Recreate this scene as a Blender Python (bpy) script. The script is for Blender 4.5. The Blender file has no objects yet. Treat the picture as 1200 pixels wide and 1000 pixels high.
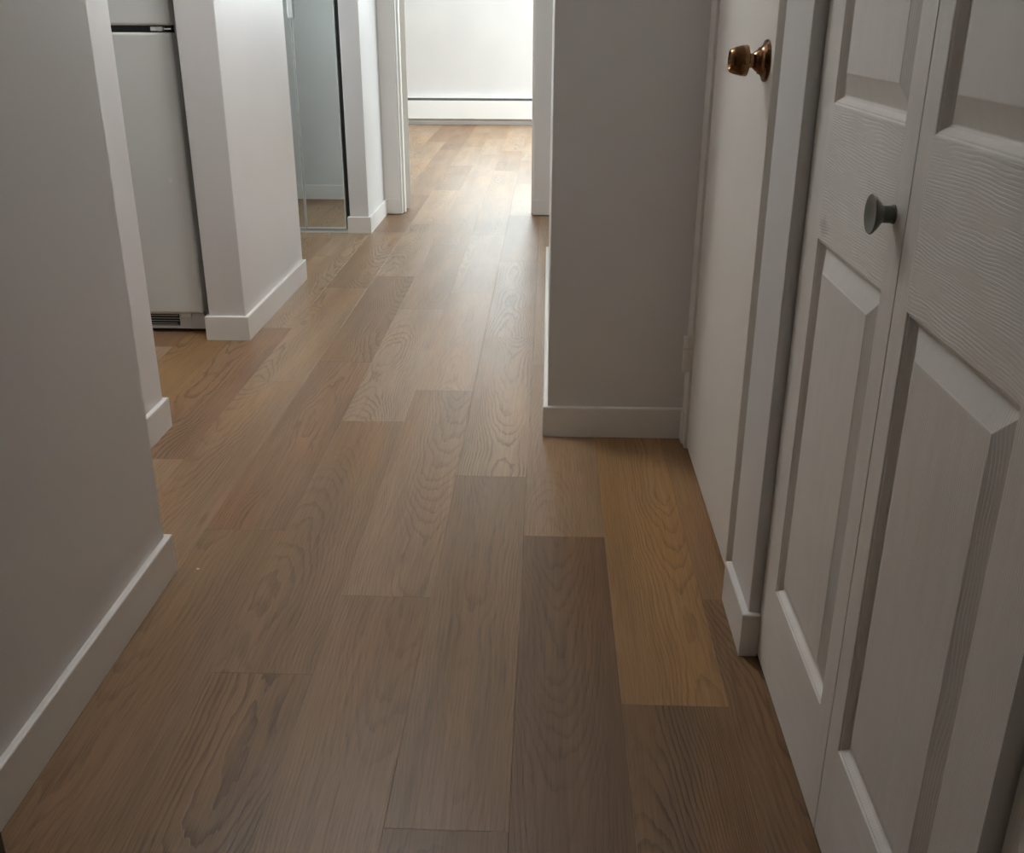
import bpy, bmesh, math, random
from mathutils import Vector, Matrix

S = bpy.context.scene
COL = S.collection

# ------------------------------------------------------------------ camera
cam_d = bpy.data.cameras.new('camera')
cam = bpy.data.objects.new('camera', cam_d); COL.objects.link(cam)
cam_d.sensor_fit = 'HORIZONTAL'; cam_d.sensor_width = 36.0; cam_d.lens = 35.23
cam_d.clip_start = 0.02; cam_d.clip_end = 100
RT = Vector((0.99936829, 0.03540066, 0.00313369))
DN = Vector((0.01633402, -0.37921655, -0.92516377))
FW = Vector((-0.03156306, 0.92463052, -0.37955523))
m3 = Matrix((RT, -DN, -FW)).transposed()
cam.matrix_world = Matrix.Translation((0, 0, 1.1)) @ m3.to_4x4()
S.camera = cam

# ------------------------------------------------------------------ world, daylight, exposure
w = bpy.data.worlds.new('world'); S.world = w; w.use_nodes = True
w.node_tree.nodes['Background'].inputs[0].default_value = (0.80, 0.89, 1.0, 1)
w.node_tree.nodes['Background'].inputs[1].default_value = 0.6
S.view_settings.view_transform = 'Standard'; S.view_settings.look = 'None'
S.view_settings.exposure = 0.45; S.view_settings.gamma = 1.0
S.view_settings.use_curve_mapping = False
S.cycles.max_bounces = 14; S.cycles.diffuse_bounces = 10; S.cycles.glossy_bounces = 6
S.cycles.sample_clamp_indirect = 8.0
S.cycles.caustics_reflective = False; S.cycles.caustics_refractive = False


def daylight(name, loc, rot, sx, sy, power, color):
    d = bpy.data.lights.new(name, 'AREA'); d.shape = 'RECTANGLE'
    d.size = sx; d.size_y = sy; d.energy = power; d.color = color
    o = bpy.data.objects.new(name, d); COL.objects.link(o)
    o.location = loc; o.rotation_euler = rot
    return o


# daylight standing in the three windows of the flat (far room, side room, kitchen)
daylight('daylight_far_room', (.6, 11.52, 1.8), (math.radians(-90), 0, 0), 3.3, .85, 115, (0.91, 0.965, 1.0))
daylight('daylight_far_room_side', (2.78, 8.75, 1.5), (0, math.radians(90), 0), 1.35, 2.9, 192, (0.90, 0.96, 1.0))
daylight('daylight_side_room', (3.78, 5.25, 1.5), (0, math.radians(90), 0), 1.2, 1.2, 34, (0.90, 0.95, 1.0))
daylight('passage_fill', (-2.17, 5.24, 1.5), (0, math.radians(-90), 0), 1.2, .26, 20, (.90, .96, 1.0))  # added fill in the passage, brightens the wall seen in the mirror
daylight('daylight_kitchen', (-2.58, 4.44, 1.6), (math.radians(-90), 0, 0), 1.0, 1.0, 15, (0.97, 0.98, 1.0))

# ------------------------------------------------------------------ node helpers


class NT:
    def __init__(s, name):
        s.m = bpy.data.materials.new(name); s.m.use_nodes = True
        s.t = s.m.node_tree
        s.b = s.t.nodes['Principled BSDF']

    def n(s, kind, **kw):
        x = s.t.nodes.new(kind)
        for k, v in kw.items(): setattr(x, k, v)
        return x

    def put(s, sock, v):
        if isinstance(v, bpy.types.NodeSocket): s.t.links.new(v, sock)
        else: sock.default_value = v

    def math(s, op, a, b=0.0, c=None, clamp=False):
        x = s.n('ShaderNodeMath', operation=op); x.use_clamp = clamp
        s.put(x.inputs[0], a); s.put(x.inputs[1], b)
        if c is not None: s.put(x.inputs[2], c)
        return x.outputs[0]

    def vmath(s, op, a, b=(0, 0, 0)):
        x = s.n('ShaderNodeVectorMath', operation=op); s.put(x.inputs[0], a); s.put(x.inputs[1], b)
        return x.outputs[0]

    def comb(s, x, y, z):
        c = s.n('ShaderNodeCombineXYZ')
        for i, v in enumerate((x, y, z)): s.put(c.inputs[i], v)
        return c.outputs[0]

    def sep(s, v):
        c = s.n('ShaderNodeSeparateXYZ'); s.put(c.inputs[0], v); return c.outputs

    def noise(s, vec, scale=1.0, detail=2.0, rough=0.5, dist=0.0):
        x = s.n('ShaderNodeTexNoise'); s.put(x.inputs['Vector'], vec)
        x.inputs['Scale'].default_value = scale; x.inputs['Detail'].default_value = detail
        x.inputs['Roughness'].default_value = rough; x.inputs['Distortion'].default_value = dist
        return x.outputs[0]

    def smooth(s, v, a, b, lo=0.0, hi=1.0):
        x = s.n('ShaderNodeMapRange', interpolation_type='SMOOTHSTEP')
        s.put(x.inputs[0], v)
        for i, q in enumerate((a, b, lo, hi)): x.inputs[i + 1].default_value = q
        return x.outputs[0]

    def mix(s, f, a, b, mode='MIX'):
        x = s.n('ShaderNodeMix', data_type='RGBA', blend_type=mode)
        s.put(x.inputs[0], f)
        s.put(x.inputs[6], a if isinstance(a, bpy.types.NodeSocket) else (*a, 1))
        s.put(x.inputs[7], b if isinstance(b, bpy.types.NodeSocket) else (*b, 1))
        return x.outputs[2]

    def bump(s, h, strength, dist):
        x = s.n('ShaderNodeBump'); x.inputs['Strength'].default_value = strength
        x.inputs['Distance'].default_value = dist
        s.put(x.inputs['Height'], h); s.t.links.new(x.outputs[0], s.b.inputs['Normal'])

    def set(s, **kw):
        for k, v in kw.items():
            k = {'base': 'Base Color', 'rough': 'Roughness', 'metal': 'Metallic', 'spec': 'Specular IOR Level',
                 'coat': 'Coat Weight', 'coatr': 'Coat Roughness'}[k]
            if k == 'Base Color' and not isinstance(v, bpy.types.NodeSocket): v = (*v, 1)
            s.put(s.b.inputs[k], v)
        return s.m


def paint(name, col, rough=0.6, bump=0.15, scale=260, spec=0.5, var=0.03):
    t = NT(name); P = t.n('ShaderNodeTexCoord').outputs['Object']
    big = t.noise(P, 1.7, 2)
    t.set(base=t.mix(t.smooth(big, .3, .7), tuple(c * (1 - var) for c in col), tuple(min(1, c * (1 + var)) for c in col)),
          rough=rough, spec=spec)
    t.bump(t.noise(P, scale, 2), bump, 0.001)
    return t.m


def plain(name, col, rough=0.5, metal=0.0, spec=0.5):
    t = NT(name); P = t.n('ShaderNodeTexCoord').outputs['Object']
    v = t.noise(P, 35, 3)
    t.set(base=col, metal=metal, spec=spec, rough=t.smooth(v, .2, .8, max(0, rough - .05), rough + .05))
    return t.m


def oak():
    """Oak vinyl plank: flat-sawn growth rings (distance to a tilted pith line) plus pores; tone from the object's colour."""
    t = NT('oak_plank')
    oi = t.n('ShaderNodeObjectInfo')
    P = t.n('ShaderNodeTexCoord').outputs['Object']
    wn = t.n('ShaderNodeTexWhiteNoise', noise_dimensions='1D'); t.put(wn.inputs['W'], oi.outputs['Random'])
    r = t.sep(wn.outputs['Color'])
    wn2 = t.n('ShaderNodeTexWhiteNoise', noise_dimensions='1D')
    t.put(wn2.inputs['W'], t.math('ADD', oi.outputs['Random'], 3.7))
    q = t.sep(wn2.outputs['Color'])
    x, y, z = t.sep(P)
    seed = t.math('MULTIPLY', oi.outputs['Random'], 97.0)
    # flat-sawn figure: nested parabolas around a heart line, wandering along the board
    x0 = t.math('ADD', x, t.math('MULTIPLY_ADD', r[0], -0.17, -0.007))
    yn = t.noise(t.comb(seed, t.math('MULTIPLY', y, 1.6), q[1]), 1.0, 1.5)
    wander = t.noise(t.comb(t.math('ADD', seed, 41.), t.math('MULTIPLY', y, 2.6), q[0]), 1.0, 1.0)
    x0 = t.math('ADD', x0, t.math('MULTIPLY_ADD', wander, 0.05, -0.025))
    sgn = t.math('SIGN', t.math('SUBTRACT', q[0], .5))
    slope = t.math('MULTIPLY', sgn, t.math('MULTIPLY_ADD', r[1], 9.0, 4.0))
    wob = t.noise(t.comb(t.math('MULTIPLY', x, 17.), t.math('MULTIPLY', y, 3.6), seed), 1.0, 3.0, .6)
    fine = t.noise(t.comb(t.math('MULTIPLY', x, 80.), t.math('MULTIPLY', y, 16.), seed), 1.0, 2.0)
    u = t.math('MULTIPLY', t.math('MULTIPLY', x0, x0), t.math('MULTIPLY_ADD', r[2], 600., 450.))
    u = t.math('ADD', u, t.math('MULTIPLY', y, slope))
    u = t.math('ADD', u, t.math('MULTIPLY', yn, 12.0))
    u = t.math('ADD', u, t.math('MULTIPLY', wob, 2.6))
    u = t.math('ADD', u, t.math('MULTIPLY', fine, 0.45))
    ring = t.math('FRACT', u)
    line = t.math('MULTIPLY', t.smooth(ring, .48, .92), t.smooth(ring, .93, 1.0, 1.0, 0.0))
    # some stretches of a board show bold cathedral lines, others hardly any
    zone = t.noise(t.comb(t.math('MULTIPLY', x, 9.), t.math('MULTIPLY', y, 2.2), t.math('ADD', seed, 11.)), 1.0, 2.0)
    bold = t.math('MULTIPLY', t.smooth(zone, .30, .56), t.math('MULTIPLY_ADD', q[2], 0.65, 0.35))
    line = t.math('MULTIPLY', line, bold)
    pore = t.noise(t.comb(t.math('MULTIPLY', x, 420.), t.math('MULTIPLY', y, 9.), seed), 1.0, 2.0, .6)
    pore2 = t.noise(t.comb(t.math('MULTIPLY', x, 130.), t.math('MULTIPLY', y, 3.), t.math('ADD', seed, 5.)), 1.0, 3.0, .6)
    streak = t.noise(t.comb(t.math('MULTIPLY', x, 11.), t.math('MULTIPLY', y, 1.1), t.math('ADD', seed, 23.)), 1.0, 2.0)
    cloud = t.noise(t.comb(t.math('MULTIPLY', x, 6.), t.math('MULTIPLY', y, 1.7), t.math('ADD', seed, 31.)), 1.0, 1.0)
    gold = t.mix(t.smooth(cloud, .42, .75, 0., .55), oi.outputs['Color'], t.mix(1.0, oi.outputs['Color'], (1.10, .95, .72), 'MULTIPLY'))
    k = t.math('MULTIPLY_ADD', t.math('MULTIPLY', line, t.smooth(pore, .28, .55, 1.0, .65)), -0.66, 1.02)
    k = t.math('MULTIPLY', k, t.smooth(pore, .3, .62, 0.84, 1.05))
    k = t.math('MULTIPLY', k, t.smooth(pore2, .3, .7, 0.94, 1.04))
    k = t.math('MULTIPLY', k, t.smooth(streak, .25, .75, 0.86, 1.12))
    kc = t.n('ShaderNodeCombineColor')
    for i in range(3): t.put(kc.inputs[i], k)
    # knots
    kn = t.n('ShaderNodeTexVoronoi'); t.put(kn.inputs['Vector'], t.comb(t.math('MULTIPLY', x, 5.5), t.math('MULTIPLY', y, 1.25), seed))
    kn.inputs['Scale'].default_value = 1.0
    knot = t.smooth(kn.outputs[0], .02, .075, .6, 0.)
    c = t.mix(1.0, gold, kc.outputs[0], 'MULTIPLY')
    c = t.mix(knot, c, t.mix(1.0, c, (.55, .5, .45), 'MULTIPLY'))
    t.set(base=c, rough=t.math('MULTIPLY_ADD', pore, 0.08, 0.36), spec=0.30)
    h = t.math('ADD', t.math('MULTIPLY', line, -0.6), t.math('MULTIPLY', pore, 0.5))
    h = t.math('ADD', h, t.math('MULTIPLY', pore2, 0.55))
    t.bump(h, 0.36, 0.0010)
    return t.m


def door_grain(name, axis, col, relief):
    """Moulded door skin embossed with wood grain running along an axis (2 = upright, 1 = level)."""
    t = NT(name); P = t.n('ShaderNodeTexCoord').outputs['Object']
    x, y, z = t.sep(P)
    al, ac = (z, y) if axis == 2 else (y, z)
    warp = t.noise(t.comb(t.math('MULTIPLY', al, 3.2), t.math('MULTIPLY', ac, 9.), 3.1), 1., 2.)
    warp2 = t.noise(t.comb(t.math('MULTIPLY', al, 14.), t.math('MULTIPLY', ac, 30.), 1.7), 1., 2.)
    c = t.math('ADD', ac, t.math('MULTIPLY', warp, .045))
    c = t.math('ADD', c, t.math('MULTIPLY', warp2, .005))
    ring = t.math('FRACT', t.math('MULTIPLY', c, 250.))
    ln = t.math('MULTIPLY', t.smooth(ring, .45, .9), t.smooth(ring, .92, 1., 1., 0.))
    amp = t.smooth(t.noise(t.comb(t.math('MULTIPLY', al, 9.), t.math('MULTIPLY', ac, 40.), 8.), 1., 2.), .32, .6)
    st = t.noise(t.comb(t.math('MULTIPLY', al, 22.), t.math('MULTIPLY', ac, 520.), 2.), 1., 2.)
    h = t.math('ADD', t.math('MULTIPLY', t.math('MULTIPLY', ln, amp), -1.0), t.math('MULTIPLY', st, .7))
    grime = t.noise(P, 5., 3.)
    t.set(base=t.mix(t.smooth(grime, .35, .75), col, tuple(v * .95 for v in col)),
          rough=t.smooth(st, .2, .8, .30, .40), spec=.5)
    if axis == 1:   # scuffed, greyed paint above the corner of the lower panel
        dy = t.math('MULTIPLY', t.math('SUBTRACT', y, 1.472), 1.0); dz = t.math('MULTIPLY', t.math('SUBTRACT', z, .818), 1.9)
        ds = t.math('SQRT', t.math('ADD', t.math('MULTIPLY', dy, dy), t.math('MULTIPLY', dz, dz)))
        ds = t.math('ADD', ds, t.math('MULTIPLY', t.noise(P, 60., 3.), .03))
        prev = t.b.inputs['Base Color'].links[0].from_socket
        t.set(base=t.mix(t.smooth(ds, .022, .05, .45, 0.), prev, (.36, .33, .30)))
    t.bump(h, relief, 0.0010)
    return t.m


M = {}
M['wall'] = paint('wall_paint', (.69, .683, .68), .37, .10, 300)
M['wall_side'] = M['wall']
M['ceil'] = paint('ceiling_paint', (.88, .875, .87), .8, .2, 180)
M['trim'] = paint('trim_paint', (.76, .745, .715), .36, .05, 120)
M['slab'] = paint('door_paint', (.77, .75, .705), .38, .06, 140)
M['grain_v'] = door_grain('moulded_door_upright_grain', 2, (.83, .81, .765), .32)
M['grain_h'] = door_grain('moulded_door_level_grain', 1, (.83, .81, .765), .50)
M['oak'] = oak()
M['sub'] = plain('underlay', (.06, .045, .03), .9)
M['fridge'] = paint('fridge_enamel', (.66, .675, .66), .34, .10, 420)
M['black'] = plain('black_rubber', (.012, .012, .014), .5)
M['dark_seal'] = plain('dark_gasket', (.02, .022, .028), .45)
M['grille'] = plain('grey_plastic', (.60, .60, .585), .5)
M['whiteplastic'] = plain('white_plastic', (.75, .74, .71), .4)
M['brass'] = plain('aged_brass', (.21, .112, .052), .25, 1.0)
M['nickel'] = plain('painted_knob', (.15, .152, .128), .36, .15)
M['chrome'] = plain('aluminium', (.72, .73, .72), .28, 1.0)
M['frame'] = plain('pale_frame_metal', (.70, .73, .72), .35, .25)
M['mirror'] = NT('mirror_glass').set(base=(.91, .975, .97), metal=1.0, rough=0.0)
M['heater'] = paint('heater_enamel', (.86, .855, .84), .4, .03, 100)
M['fin'] = plain('heater_fin_metal', (.15, .122, .10), .55, .1)  # floor's brown reflection in the bottom gap put into the colour
M['slot_shade'] = plain('heater_slot_shade_grey', (.09, .095, .10), .5)
M['entry'] = plain('dark_stained_wood', (.050, .033, .022), .45)
M['dark'] = plain('closet_dark', (.2, .19, .18), .9)


def glass():
    t = NT('window_glass')
    out = t.t.nodes['Material Output']
    tr = t.n('ShaderNodeBsdfTransparent'); tr.inputs[0].default_value = (.95, .97, .96, 1)
    gl = t.n('ShaderNodeBsdfGlossy'); gl.inputs['Roughness'].default_value = .02
    mx = t.n('ShaderNodeMixShader'); mx.inputs[0].default_value = .06
    t.t.links.new(tr.outputs[0], mx.inputs[1]); t.t.links.new(gl.outputs[0], mx.inputs[2])
    t.t.links.new(mx.outputs[0], out.inputs['Surface'])
    return t.m


M['glass'] = glass()

# ------------------------------------------------------------------ mesh helpers


def add_box(bm, x0, x1, y0, y1, z0, z1, mi=0, bev=0.0, seg=2):
    vs = [bm.verts.new((x, y, z)) for x in (x0, x1) for y in (y0, y1) for z in (z0, z1)]
    fs = [(0, 1, 3, 2), (4, 6, 7, 5), (0, 4, 5, 1), (2, 3, 7, 6), (0, 2, 6, 4), (1, 5, 7, 3)]
    F = []
    for f in fs:
        fc = bm.faces.new([vs[i] for i in f]); fc.material_index = mi; F.append(fc)
    if bev > 0:
        es = list({e for f in F for e in f.edges})
        r = bmesh.ops.bevel(bm, geom=es, offset=bev, segments=seg, profile=.5, affect='EDGES')
        for f in r['faces']: f.material_index = mi


def obj(name, bm, mats, parent=None, smooth=False):
    bmesh.ops.recalc_face_normals(bm, faces=bm.faces)
    me = bpy.data.meshes.new(name); bm.to_mesh(me); bm.free()
    for m in (mats if isinstance(mats, (list, tuple)) else [mats]): me.materials.append(m)
    if smooth:
        for p in me.polygons: p.use_smooth = True
    o = bpy.data.objects.new(name, me); COL.objects.link(o)
    if parent is not None: o.parent = parent
    return o


def box(name, b, mat, parent=None, bev=0.0, seg=2):
    bm = bmesh.new(); add_box(bm, *b, bev=bev, seg=seg); return obj(name, bm, mat, parent)


def boxes(name, bs, mat, parent=None, bev=0.0):
    bm = bmesh.new()
    for b in bs: add_box(bm, *b, bev=bev)
    return obj(name, bm, mat, parent)


def lathe(name, prof, mat, parent=None, axis=(-1, 0, 0), loc=(0, 0, 0), seg=32, sharp=None):
    """prof: (radius, height) pairs turned around axis."""
    bm = bmesh.new(); A = Vector(axis).normalized()
    U = A.orthogonal().normalized(); W = A.cross(U)
    rings = []
    for rad, h in prof:
        if rad < 1e-6: rings.append([bm.verts.new(Vector(loc) + A * h)])
        else: rings.append([bm.verts.new(Vector(loc) + A * h + (U * math.cos(a) + W * math.sin(a)) * rad)
                            for a in [2 * math.pi * i / seg for i in range(seg)]])
    for a, b in zip(rings, rings[1:]):
        for i in range(seg):
            j = (i + 1) % seg
            if len(a) == 1 and len(b) == 1: continue
            if len(a) == 1: bm.faces.new((a[0], b[j], b[i]))
            elif len(b) == 1: bm.faces.new((a[i], a[j], b[0]))
            else: bm.faces.new((a[i], a[j], b[j], b[i]))
    o = obj(name, bm, mat, parent, smooth=True)
    o.modifiers.new('edge_split', 'EDGE_SPLIT').split_angle = math.radians(35)
    return o


def cyl(name, p0, p1, r, mat, parent=None, seg=20):
    p0, p1 = Vector(p0), Vector(p1); L = (p1 - p0).length
    return lathe(name, [(0, 0), (r, 0), (r, L), (0, L)], mat, parent, axis=(p1 - p0), loc=p0, seg=seg)


def empty(name, loc=(0, 0, 0)):
    o = bpy.data.objects.new(name, None); COL.objects.link(o); o.location = loc; o.empty_display_size = .1
    return o


def tag(o, label, cat, kind=None, group=None):
    o['label'] = label; o['category'] = cat
    if kind: o['kind'] = kind
    if group: o['group'] = group
    return o


def struct(o, label, cat): return tag(o, label, cat, 'structure')


def baseboard(name, pts, side, h=.089, t=.0125):
    """Mitred skirting along wall-face points; side = +1 when the room lies to the left of the walking direction."""
    P = [Vector(p) for p in pts]; n = len(P)
    nor = []
    for a, b in zip(P, P[1:]):
        d = (b - a).normalized(); nor.append(Vector((-d.y, d.x)) * side)

    def off(i, q):
        if i == 0: return P[0] + nor[0] * q
        if i == n - 1: return P[-1] + nor[-1] * q
        a, b = nor[i - 1], nor[i]
        return P[i] + (a + b) * (q / (1 + a.dot(b)))
    prof = [(0, 0.0005), (t, 0.0005), (t, h - .003), (t - .001, h - .001), (t - .003, h), (0, h)]
    bm = bmesh.new()
    R = [[bm.verts.new((*off(i, q), z)) for q, z in prof] for i in range(n)]
    k = len(prof)
    for a, b in zip(R, R[1:]):
        for i in range(k): bm.faces.new((a[i], a[(i + 1) % k], b[(i + 1) % k], b[i]))
    bm.faces.new(R[0]); bm.faces.new(R[-1])
    return obj(name, bm, M['trim'])


# ------------------------------------------------------------------ setting: floor
CH = 2.44
fl = box('floor', (-3.4, 3.8, -1.3, 11.5, -.10, -.0062), M['sub'])
struct(fl, 'oak look plank floor running down the hallway into the bright far room', 'floor')

PW, PL = .1838, 1.215
OFF = {0: .809, 1: .21, 2: .552, -1: 1.125, -2: .539, -3: .272, -4: .81, -5: .60, -6: 1.197, -7: .42, -8: .95, -9: .15}
rng = random.Random(5)
# named tones (linear): g golden, b grey brown dark, m middle, l light greyed, r reddish; near tones (n, b, d) darkened partly for light falloff
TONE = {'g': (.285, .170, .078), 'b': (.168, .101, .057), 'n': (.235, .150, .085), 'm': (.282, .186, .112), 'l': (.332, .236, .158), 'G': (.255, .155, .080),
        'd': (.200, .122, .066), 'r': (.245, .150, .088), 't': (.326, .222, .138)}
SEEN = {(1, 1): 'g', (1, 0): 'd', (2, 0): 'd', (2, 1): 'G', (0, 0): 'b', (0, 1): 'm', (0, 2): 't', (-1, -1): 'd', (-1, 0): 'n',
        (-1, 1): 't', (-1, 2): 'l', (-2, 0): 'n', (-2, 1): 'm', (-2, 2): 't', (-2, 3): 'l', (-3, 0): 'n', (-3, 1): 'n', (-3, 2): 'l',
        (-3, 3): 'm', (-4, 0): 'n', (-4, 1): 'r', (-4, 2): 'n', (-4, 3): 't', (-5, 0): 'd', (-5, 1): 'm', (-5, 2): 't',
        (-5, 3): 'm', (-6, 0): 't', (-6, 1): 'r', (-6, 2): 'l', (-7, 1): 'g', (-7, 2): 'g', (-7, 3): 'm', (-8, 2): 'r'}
mesh_cache = {}


def plank_mesh(L, W):
    key = (round(L, 3), round(W, 3))
    if key in mesh_cache: return mesh_cache[key]
    bm = bmesh.new(); g = .00012; c = .00045; zt = 0.0; zb = -.006
    lo = [(g, g, zb), (W - g, g, zb), (W - g, L - g, zb), (g, L - g, zb)]
    md = [(a, b, zt - c * .7) for a, b, _ in lo]
    hi = [(a + (c if i in (0, 3) else -c), b + (c if i in (0, 1) else -c), zt) for i, (a, b, _) in enumerate(lo)]
    V = [[bm.verts.new(p) for p in q] for q in (lo, md, hi)]
    for a, b in zip(V, V[1:]):
        for i in range(4): bm.faces.new((a[i], a[(i + 1) % 4], b[(i + 1) % 4], b[i]))
    bm.faces.new(V[2]); bm.faces.new(V[0][::-1])
    bmesh.ops.recalc_face_normals(bm, faces=bm.faces)
    me = bpy.data.meshes.new('plank'); bm.to_mesh(me); bm.free(); me.materials.append(M['oak'])
    mesh_cache[key] = me
    return me


def region(c, y0, y1):
    """keep only planks that lie in a part of the flat one can look into"""
    x0 = -.041 + c * PW; x1 = x0 + PW
    if y1 > 6.0: return -2.2 < x1 and x0 < 1.4
    if x1 <= .6: return (x0 > -1.3) or (y1 > 1.7 and x1 > -3.0)
    return y1 > 4.0 and x0 < 2.3


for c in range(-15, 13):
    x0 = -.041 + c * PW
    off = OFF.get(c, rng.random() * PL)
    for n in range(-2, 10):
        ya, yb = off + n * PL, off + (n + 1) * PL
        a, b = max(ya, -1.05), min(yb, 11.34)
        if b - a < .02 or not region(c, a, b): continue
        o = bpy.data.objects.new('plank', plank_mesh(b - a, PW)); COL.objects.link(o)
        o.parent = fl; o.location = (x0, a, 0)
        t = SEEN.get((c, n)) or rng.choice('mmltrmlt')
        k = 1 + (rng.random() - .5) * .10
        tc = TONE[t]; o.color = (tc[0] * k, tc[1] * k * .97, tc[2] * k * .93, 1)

# ------------------------------------------------------------------ setting: shell
struct(box('ceiling', (-3.5, 3.9, -1.3, 11.5, CH, CH + .12), M['ceil']), 'plain white ceiling over the hallway and rooms', 'ceiling')
B = .003
struct(boxes('wall_left', [(-.92, -.79, -1.15, 1.826, -.006, CH), (-1.205, -.92, 1.70, 1.826, -.006, CH), (-1.205, -1.084, 1.826, 2.63, -.006, CH)], M['wall'], bev=B),
       'near left hallway wall with a jog ending at the kitchen opening', 'wall')
struct(boxes('wall_partition', [(-1.22, -1.0865, 3.475, 4.38, -.006, CH), (-2.0, -1.22, 4.26, 4.38, -.006, CH)], M['wall'], bev=B),
       'short partition wall standing to the right of the white fridge', 'wall')
struct(boxes('wall_beam', [(-1.205, -1.084, 2.63, 3.475, 2.1, CH)], M['wall']), 'lintel wall above the kitchen opening', 'wall')
struct(boxes('wall_kitchen', [(-3.32, -3.2, 1.7, 4.38, -.006, CH), (-3.2, -1.205, 1.7, 1.82, -.006, CH), (-3.2, -3.1, 4.26, 4.38, -.006, CH),
                              (-2.06, -2.0, 4.26, 4.38, -.006, CH), (-3.1, -2.06, 4.26, 4.38, -.006, 1.05), (-3.1, -2.06, 4.26, 4.38, 2.15, CH)], M['wall']),
       'kitchen walls around the window beyond the left opening', 'wall')
struct(boxes('wall_passage', [(-2.11, -1.99, 4.38, 5.08, -.006, CH), (-2.11, -1.99, 5.40, 6.0, -.006, CH), (-2.11, -1.99, 5.08, 5.40, -.006, .85), (-2.11, -1.99, 5.08, 5.40, 2.15, CH),
                              (-1.99, -1.067, 5.42, 5.50, 2.06, CH)], M['wall']), 'passage walls left of the mirrored closet', 'wall')
struct(boxes('wall_return', [(-1.067, -.965, 5.42, 6.0, -.006, CH)], M['wall'], bev=B), 'narrow wall return right of the mirrored closet doors', 'wall')
struct(boxes('wall_end', [(-3.4, -.882, 6.0, 6.12, -.006, CH), (-.064, 3.8, 6.0, 6.12, -.006, CH), (-.882, -.064, 6.0, 6.12, 2.06, CH)], M['wall']),
       'end wall of the hallway around the open doorway', 'wall')
struct(boxes('wall_far', [(-3.4, -1.1, 11.35, 11.47, -.006, CH), (2.3, 2.75, 11.35, 11.47, -.006, CH), (-1.1, 2.3, 11.35, 11.47, -.006, 1.36), (-1.1, 2.3, 11.35, 11.47, 2.26, CH)], M['wall']), 'bright white wall at the back of the far room', 'wall')
struct(boxes('wall_far_left', [(-3.4, -3.28, 6.12, 11.35, -.006, CH)], M['wall']), 'left side wall of the far room', 'wall')
struct(boxes('wall_far_right', [(2.6, 2.72, 6.12, 7.25, -.006, CH), (2.6, 2.72, 10.25, 11.35, -.006, CH), (2.6, 2.72, 7.25, 10.25, -.006, .8),
                                (2.6, 2.72, 7.25, 10.25, 2.2, CH)], M['wall']), 'window wall on the right of the far room', 'wall')
struct(boxes('wall_corner', [(.010, 1.0, 2.622, 2.74, -.006, CH), (.010, .13, 2.74, 4.70, -.006, CH)], M['wall'], bev=B),
       'shaded wall block facing the camera beside the flush closet door', 'wall')
struct(boxes('wall_side_room', [(1.0, 3.6, 2.622, 2.74, -.006, CH), (3.6, 3.72, 2.622, 4.6, -.006, CH), (3.6, 3.72, 5.9, 6.0, -.006, CH),
                                (3.6, 3.72, 4.6, 5.9, -.006, .9), (3.6, 3.72, 4.6, 5.9, 2.1, CH)], M['wall']),
       'walls of the side room behind the right hallway opening', 'wall')
struct(boxes('wall_right', [(.381, .50, 1.587, 1.770, -.006, CH), (.412, .50, 1.770, 2.622, 2.05, CH), (.412, .50, -.18, 1.587, 2.05, CH),
                            (.381, .50, -1.15, -.18, -.006, CH), (.93, 1.0, -1.15, 2.622, -.006, CH)], M['wall'], bev=.002),
       'right hallway wall strip between the flush door and the folding closet doors', 'wall')
struct(box('wall_back', (-.92, 1.0, -1.27, -1.15, -.006, CH), M['wall']), 'hallway wall behind the camera', 'wall')

# skirting
struct(baseboard('baseboard_left', [(-.79, -1.1), (-.79, 1.826), (-1.084, 1.826), (-1.084, 2.63), (-1.205, 2.63)], -1),
       'white baseboard along the near left wall and its jog', 'baseboard')
struct(baseboard('baseboard_partition', [(-1.22, 3.53), (-1.22, 3.475), (-1.0865, 3.475), (-1.0865, 4.38), (-1.99, 4.38)], -1),
       'white baseboard around the partition beside the fridge', 'baseboard')
struct(baseboard('baseboard_return', [(-1.067, 5.432), (-1.067, 5.42), (-.965, 5.42), (-.965, 5.986)], -1),
       'white baseboard around the wall return by the mirrored doors', 'baseboard')
struct(baseboard('baseboard_corner', [(.384, 2.622), (.010, 2.622), (.010, 4.70), (.13, 4.70)], 1),
       'white baseboard around the shaded wall corner', 'baseboard')
struct(baseboard('baseboard_right', [(.381, 1.770), (.381, 1.587), (.4015, 1.587)], -1),
       'short white baseboard block between the flush door and folding doors', 'baseboard')

# windows (out of the picture, they let the daylight in)


def window(n, w0, u0, u1, z0, z1, label, cols, along='y'):
    root = empty('window_%d' % n, (0, 0, 0)); struct(root, label, 'window')
    f = .05

    def bb(d, a, b, c, e): return (w0 - d, w0 + d, a, b, c, e) if along == 'y' else (a, b, w0 - d, w0 + d, c, e)
    for b in ((u0, u1, z0, z0 + f), (u0, u1, z1 - f, z1), (u0, u0 + f, z0 + f, z1 - f), (u1 - f, u1, z0 + f, z1 - f)):
        box('frame', bb(.03, *b), M['trim'], root, .003)
    w_ = (u1 - u0 - 2 * f) / cols
    for i in range(cols):
        a = u0 + f + i * w_
        if i: box('mullion', bb(.025, a - .02, a + .02, z0 + f, z1 - f), M['trim'], root, .003)
        box('pane', bb(.003, a + (.02 if i else 0), a + w_ - (.02 if i < cols - 1 else 0), z0 + f, z1 - f), M['glass'], root)


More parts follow.
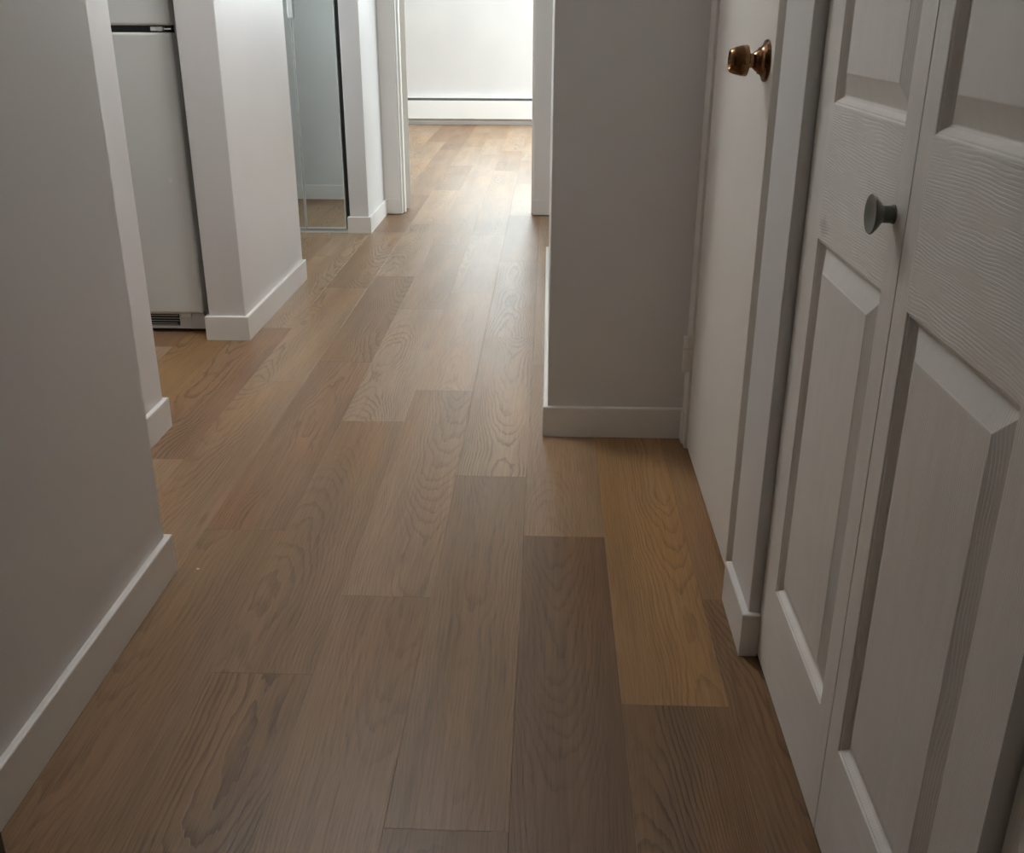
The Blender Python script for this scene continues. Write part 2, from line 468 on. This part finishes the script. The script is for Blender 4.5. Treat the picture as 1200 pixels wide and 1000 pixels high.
window(1, 2.66, 7.25, 10.25, .8, 2.2, 'wide window in the right wall of the far room', 3)
window(5, 11.41, -1.1, 2.3, 1.36, 2.26, 'wide window above the heater in the far room', 4, 'x')
window(2, 3.66, 4.6, 5.9, .9, 2.1, 'window in the side room off the right of the hallway', 2)
window(3, 4.32, -3.1, -2.06, 1.05, 2.15, 'kitchen window left of the refrigerator', 2, 'x')
window(4, -2.05, 5.08, 5.40, .85, 2.15, 'added narrow window at the end of the passage by the mirrored closet', 1)  # added, narrowed and placed to light the wall the mirror reflects

# doorway trim at the end of the hallway
t1 = struct(empty('trim_1', (-.47, 6.0, 0)), 'cream door frame around the doorway at the hallway end', 'door frame')


def tp(name, b, mat=M['trim'], bev=.002):
    o = box(name, b, mat, None, bev); o.parent = t1; o.matrix_parent_inverse = t1.matrix_world.inverted() if False else Matrix.Translation((.47, -6.0, 0)); return o


tp('casing', (-.9645, -.874, 5.984, 6.0, .092, 2.13)); tp('plinth', (-.9645, -.873, 5.982, 6.0, .004, .092))
tp('casing', (-.083, .03, 5.984, 6.0, .092, 2.13)); tp('plinth', (-.084, .03, 5.982, 6.0, .004, .092))
tp('casing', (-.9645, .03, 5.984, 6.0, 2.13, 2.22))
tp('jamb', (-.882, -.862, 5.992, 6.122, .002, 2.06)); tp('jamb', (-.084, -.064, 5.992, 6.122, .002, 2.06))
tp('head_jamb', (-.862, -.084, 5.992, 6.122, 2.04, 2.06))
tp('door_stop', (-.862, -.850, 6.030, 6.078, .003, 2.04)); tp('door_stop', (-.096, -.084, 6.030, 6.078, .003, 2.04))

# open bedroom door, seen on its hinge edge
d1 = struct(empty('door_1', (-.860, 6.124, 0)), 'white door standing open inside the far room beyond the doorway', 'door')
d1.rotation_euler = (0, 0, math.radians(112))
box('slab', (.004, .758, -.036, -.001, .012, 2.035), M['slab'], d1, .002)
for z in (.235, 1.78):
    hg = box('hinge', (.001, .004, -.033, -.001, z, z + .09), M['trim'], d1)
    cyl('knuckle', (-.002, .004, z), (-.002, .004, z + .09), .006, M['trim'], hg, 12)
lathe('door_knob', [(0, 0), (.03, 0), (.03, .006), (.012, .01), (.012, .03), (.026, .045), (.026, .06), (0, .065)], M['brass'], d1, (0, -1, 0), (.70, -.036, 1.0), 20)

# ------------------------------------------------------------------ flush closet door
d2 = struct(empty('door_2', (.392, 2.2, 0)), 'flush cream closet door with brass knob and painted hinges', 'door')


def ch(o, root):
    o.parent = root; o.matrix_parent_inverse = Matrix.Translation(-Vector(root.location)); return o


sl = ch(box('slab', (.392, .427, 1.881, 2.537, .010, 2.035), M['slab'], None, .0015), d2)
ch(box('hinge_jamb', (.3855, .50, 2.541, 2.6215, .0, 2.05), M['trim'], None, .0015), d2)
ch(box('hinge_jamb_bead', (.3815, .3855, 2.575, 2.6215, .0, .089), M['trim'], None, .001), d2)
ch(box('strike_jamb', (.413, .50, 1.771, 1.878, .0, 2.05), M['trim'], None, .0015), d2)
ch(box('head_jamb', (.40, .50, 1.771, 2.541, 2.038, 2.05), M['trim'], None, .0015), d2)
for z in (.222, 1.72):
    hg = ch(boxes('hinge', [(.372, .3856, 2.5385, 2.5405, z, z + .031), (.372, .3925, 2.5385, 2.5405, z + .0335, z + .0645), (.372, .3856, 2.5385, 2.5405, z + .067, z + .098)], M['trim'], None, .001), d2)
    for i in range(3):
        k = cyl('knuckle', (.3715, 2.541, z + i * .0335), (.3715, 2.541, z + i * .0335 + .031), .0065, M['trim'], None, 14); k.parent = hg
        k.matrix_parent_inverse = (Matrix.Translation((.392, 2.2, 0)) @ hg.matrix_parent_inverse).inverted()
KZ = 1.026; KY = 1.938
ro = ch(lathe('knob_rose', [(.0, .0), (.036, 0.0), (.0365, .003), (.035, .006), (.030, .0075), (.024, .012), (.0225, .016), (.0, .016)], M['brass'], None, (-1, 0, 0), (.392, KY, KZ)), d2)
ch(lathe('knob_neck', [(.0, .014), (.0205, .014), (.018, .020), (.0125, .026), (.0125, .034), (0, .034)], M['brass'], None, (-1, 0, 0), (.392, KY, KZ)), d2)
ch(lathe('door_knob', [(.0, .0335), (.021, .0335), (.0262, .0355), (.0272, .038), (.0262, .046), (.0232, .058), (.0195, .0665), (.0180, .0675), (.0165, .0665), (.0150, .0645), (0, .0640)], M['brass'], None, (-1, 0, 0), (.392, KY, KZ)), d2)

# ------------------------------------------------------------------ folding closet doors


def leaf(root, X, ya, yb, far_stile, near_stile, name='leaf'):
    """one moulded leaf: upright stiles, level rails, two raised panels; ya < yb, far side is yb"""
    z0, z1 = .007, 2.03; th = .034
    oa, ob = ya + near_stile, yb - far_stile
    holes = ((.186, .797), (.985, 1.915))
    bm = bmesh.new()
    add_box(bm, X, X + th, ya, oa, z0, z1, 0, 0)
    add_box(bm, X, X + th, ob, yb, z0, z1, 0, 0)
    zs = [z0, holes[0][0], holes[0][1], holes[1][0], holes[1][1], z1]
    for a, b in ((0, 1), (2, 3), (4, 5)): add_box(bm, X, X + th, oa, ob, zs[a], zs[b], 1, 0)
    for a, b in holes: add_box(bm, X + .016, X + th, oa, ob, a, b, 0, 0)
    bmesh.ops.remove_doubles(bm, verts=bm.verts, dist=1e-5)
    lf = obj(name, bm, [M['grain_v'], M['grain_h']])
    ch(lf, root)
    prof = [(0, 0), (.0015, -.0004), (.0030, -.0022), (.0042, -.0024), (.0052, -.0030), (.0080, -.0062), (.0105, -.0096), (.0130, -.0112),
            (.0145, -.0114), (.0425, -.0018), (.0440, -.0010), (.0455, -.0008)]
    for a, b in holes:
        bm = bmesh.new(); loops = []
        for ins, dep in prof:
            loops.append([bm.verts.new((X - dep, y, z)) for y, z in ((oa + ins, a + ins), (ob - ins, a + ins), (ob - ins, b - ins), (oa + ins, b - ins))])
        for p, q in zip(loops, loops[1:]):
            for i in range(4):
                j = (i + 1) % 4; f = bm.faces.new((p[i], p[j], q[j], q[i]))
        bm.faces.new(loops[-1])
        bl = [bm.verts.new((X + .0155, v.co.y, v.co.z)) for v in loops[0]]
        for i in range(4): bm.faces.new((loops[0][(i + 1) % 4], loops[0][i], bl[i], bl[(i + 1) % 4]))
        bm.faces.new(bl)
        p_ = obj('raised_panel', bm, M['grain_v']); p_.parent = lf
        p_.matrix_parent_inverse = Matrix.Identity(4)
    return lf


d3 = struct(empty('door_3', (.402, 1.14, 0)), 'cream folding closet door with raised panels and round grey knob', 'folding door')
l1 = leaf(d3, .402, 1.1420, 1.5830, .085, .048)
l2 = leaf(d3, .402, .7140, 1.1385, .042, .088)
ch(lathe('closet_knob', [(0, 0), (.0112, 0), (.0112, .0020), (.0104, .0026), (.0100, .0135), (.0118, .0152), (.0180, .0198), (.0228, .0245), (.0235, .0262), (.0225, .0274),
                         (.0195, .0272), (.0120, .0252), (0, .0245)], M['nickel'], None, (-1, 0, 0), (.402, 1.184, .888)), d3)
d4 = struct(empty('door_4', (.418, .28, 0)), 'second folding closet door cut off at the right picture edge', 'folding door')
leaf(d4, .418, .280, .7045, .085, .048); leaf(d4, .418, -.148, .2765, .042, .088)

# dark stained entry door folded back against the left wall
d5 = struct(empty('door_5', (-.755, .6, 0)), 'dark stained entry door edge at the lower left picture corner', 'door')
ch(box('slab', (-.775, -.735, .16, 1.036, .012, 2.04), M['entry'], None, .002), d5)
ch(lathe('door_knob', [(0, 0), (.03, 0), (.03, .006), (.012, .01), (.012, .03), (.026, .045), (.026, .06), (0, .065)], M['brass'], None, (1, 0, 0), (-.735, .24, 1.0), 20), d5)

# ------------------------------------------------------------------ mirrored closet doors
my = 5.440
md = struct(empty('door_6', (-1.6, my, 0)), 'mirrored closet doors in slim aluminium frames beside the partition', 'mirrored door')
ch(boxes('bottom_track', [(-1.98, -1.068, 5.425, 5.470, 0.0, .004), (-1.98, -1.068, 5.425, 5.428, .004, .011), (-1.98, -1.068, 5.462, 5.470, .004, .012)], M['frame']), md)
ch(box('side_gap_shade', (-1.088, -1.0672, 5.452, 5.475, .012, 2.06), M['black']), md)  # black strip painted in for the shade of the gap
xe = -1.0925; lw = .2175
for i in range(4):
    xb = xe - i * (lw + .004); xa = xb - lw
    gl = ch(box('mirror_panel', (xa + .004, xb - .004, my, my + .006, .026, 2.032), M['mirror']), md)
    ch(box('frame_stile', (xa, xa + .004, my - .003, my + .016, .016, 2.04), M['frame']), md)
    ch(box('frame_stile', (xb - .004, xb, my - .003, my + .016, .016, 2.04), M['frame']), md)
    ch(box('frame_rail', (xa + .004, xb - .004, my - .003, my + .016, .016, .026), M['frame']), md)
    ch(box('frame_rail', (xa + .004, xb - .004, my - .003, my + .016, 2.032, 2.04), M['frame']), md)
    ch(box('backing', (xa + .004, xb - .004, my + .007, my + .016, .026, 2.032), M['dark']), md)
xg = xe - lw - .002
ch(box('pull', (xg - .014, xg + .014, my - .018, my - .003, 1.085, 1.205), M['frame'], None, .003), md)

# ------------------------------------------------------------------ refrigerator
fr = tag(empty('refrigerator', (-1.60, 3.85, 0)), 'white top freezer refrigerator in the kitchen behind the left partition', 'refrigerator')
FX0, FX1, FY = -1.965, -1.262, 3.540
ch(box('cabinet', (FX0 + .004, FX1 - .004, FY + .062, 4.20, .03, 1.66), M['fridge'], None, .006), fr)
ch(box('fridge_door', (FX0, FX1, FY, FY + .055, .076, 1.044), M['fridge'], None, .009, 4), fr)
ch(box('freezer_door', (FX0, FX1, FY, FY + .055, 1.066, 1.66), M['fridge'], None, .009, 4), fr)
ch(box('door_gasket', (FX0 + .008, FX1 - .008, FY + .052, FY + .066, .085, 1.65), M['dark_seal']), fr)
ch(box('divider', (FX0 + .006, FX1 - .010, FY + .03, FY + .08, 1.042, 1.068), M['dark_seal']), fr)
hg = ch(box('hinge', (FX1 - .070, FX1 - .028, FY + .006, FY + .03, 1.048, 1.062), M['chrome'], None, .002), fr)
ch(box('hinge_arm', (FX1 - .028, FX1 - .002, FY + .012, FY + .03, 1.053, 1.0575), M['chrome']), fr)
ch(lathe('hole_plug', [(0, 0), (.006, 0), (.006, .0015), (0, .003)], M['whiteplastic'], None, (0, -1, 0), (FX1 - .062, FY, .56), 14), fr)
# toe grille: plate with a slotted opening
GY = FY + .022
gz0, gz1 = .013, .072
gx_end = FX1 - .108
ch(boxes('toe_grille', [(gx_end + .008, FX1 - .006, GY, GY + .02, gz0, gz1), (FX0, gx_end + .008, GY, GY + .02, gz0, .022), (FX0, gx_end + .008, GY, GY + .02, .068, gz1)], M['grille']), fr)
ch(box('vent_back', (FX0, gx_end + .008, GY + .019, GY + .03, .015, .072), M['black']), fr)
for i in range(4):
    z = .0285 + i * .0098
    ch(box('vent_slat', (FX0, gx_end + .004 - .010 * abs(i - 2) / 2, GY + .010, GY + .014, z, z + .0018), M['grille']), fr)
ch(box('grille_clip', (gx_end + .018, gx_end + .056, GY - .008, GY, .058, .074), M['whiteplastic'], None, .002), fr)
ch(box('grille_rib', (gx_end + .050, gx_end + .053, GY - .002, GY, gz0, .055), M['grille']), fr)
for x in (FX0 + .06, FX1 - .06):
    for y in (FY + .09, 4.14): ch(cyl('foot', (x, y, 0), (x, y, .03), .018, M['black'], None, 14), fr)

# ------------------------------------------------------------------ baseboard heater in the far room
ht = tag(empty('baseboard_heater', (-.4, 11.32, 0)), 'long white baseboard heater along the far room wall', 'heater')
hx0, hx1 = -3.2, 2.5
ch(box('back_panel', (hx0, hx1, 11.340, 11.35, .02, .288), M['heater']), ht)
ch(box('hood', (hx0, hx1, 11.283, 11.345, .274, .288), M['heater'], None, .004), ht)
ch(box('front_panel', (hx0, hx1, 11.274, 11.279, .062, .246), M['heater'], None, .002), ht)
ch(box('front_panel_lip', (hx0, hx1, 11.274, 11.290, .246, .251), M['heater'], None, .002), ht)
ch(box('slot_shade', (hx0, hx1, 11.284, 11.287, .251, .275), M['slot_shade']), ht)  # dark strip behind the slot stands in for the shade inside
ch(box('fin_element', (hx0 + .1, hx1 - .1, 11.292, 11.336, .075, .20), M['fin']), ht)
for x in (-3.15, -1.74, .02, 1.2, 2.45):
    ch(box('bracket', (x, x + .012, 11.284, 11.342, .004, .274), M['fin']), ht)
for x in (hx0 - .03, hx1): ch(box('end_cap', (x, x + .03, 11.272, 11.35, .01, .29), M['heater'], None, .003), ht)

# ------------------------------------------------------------------ added ceiling lamp, an unseen fill for the near hallway
FILL_LAMP = 53.0


def fill_lamp_glass():
    t = NT('lit_opal_glass'); P = t.n('ShaderNodeTexCoord').outputs['Object']
    v = t.smooth(t.noise(P, 8, 2), .3, .7, FILL_LAMP * .97, FILL_LAMP * 1.03)
    t.set(base=(.9, .89, .86), rough=.3)
    t.b.inputs['Emission Color'].default_value = (1.0, .985, .965, 1)
    t.put(t.b.inputs['Emission Strength'], v)
    return t.m


M['opal'] = fill_lamp_glass()
cl = tag(empty('added_fill_lamp', (-.66, 3.05, CH)), 'added round opal ceiling lamp filling the hallway with light beside the kitchen opening', 'lamp')
ch(lathe('base_plate', [(0, 0), (.175, 0), (.175, .012), (.165, .02), (0, .02)], M['chrome'], None, (0, 0, -1), (-.66, 3.05, CH), 40), cl)
ch(lathe('glass_shade', [(0, .0205), (.160, .0205), (.160, .035), (.150, .055), (.125, .075), (.085, .090), (.04, .098), (0, .1)], M['opal'], None, (0, 0, -1), (-.66, 3.05, CH), 40), cl)
ch(lathe('finial', [(0, .1001), (.01, .1001), (.012, .108), (.006, .116), (0, .118)], M['chrome'], None, (0, 0, -1), (-.66, 3.05, CH), 16), cl)

# ------------------------------------------------------------------ paint flake on the floor by the left wall
bm = bmesh.new()
vs = [bm.verts.new((math.cos(a) * r, math.sin(a) * r * .6, z)) for z in (.0002, .0016) for a, r in ((0, .004), (1.1, .0032), (2.2, .0042), (3.3, .003), (4.4, .0044), (5.5, .0033))]
bm.faces.new(vs[:6][::-1]); bm.faces.new(vs[6:])
for i in range(6): bm.faces.new((vs[i], vs[(i + 1) % 6], vs[6 + (i + 1) % 6], vs[6 + i]))
pf = obj('paint_flake', bm, M['whiteplastic']); pf.location = (-.735, 1.845, 0)
tag(pf, 'tiny white paint flake on the floor by the near left baseboard end', 'paint flake')
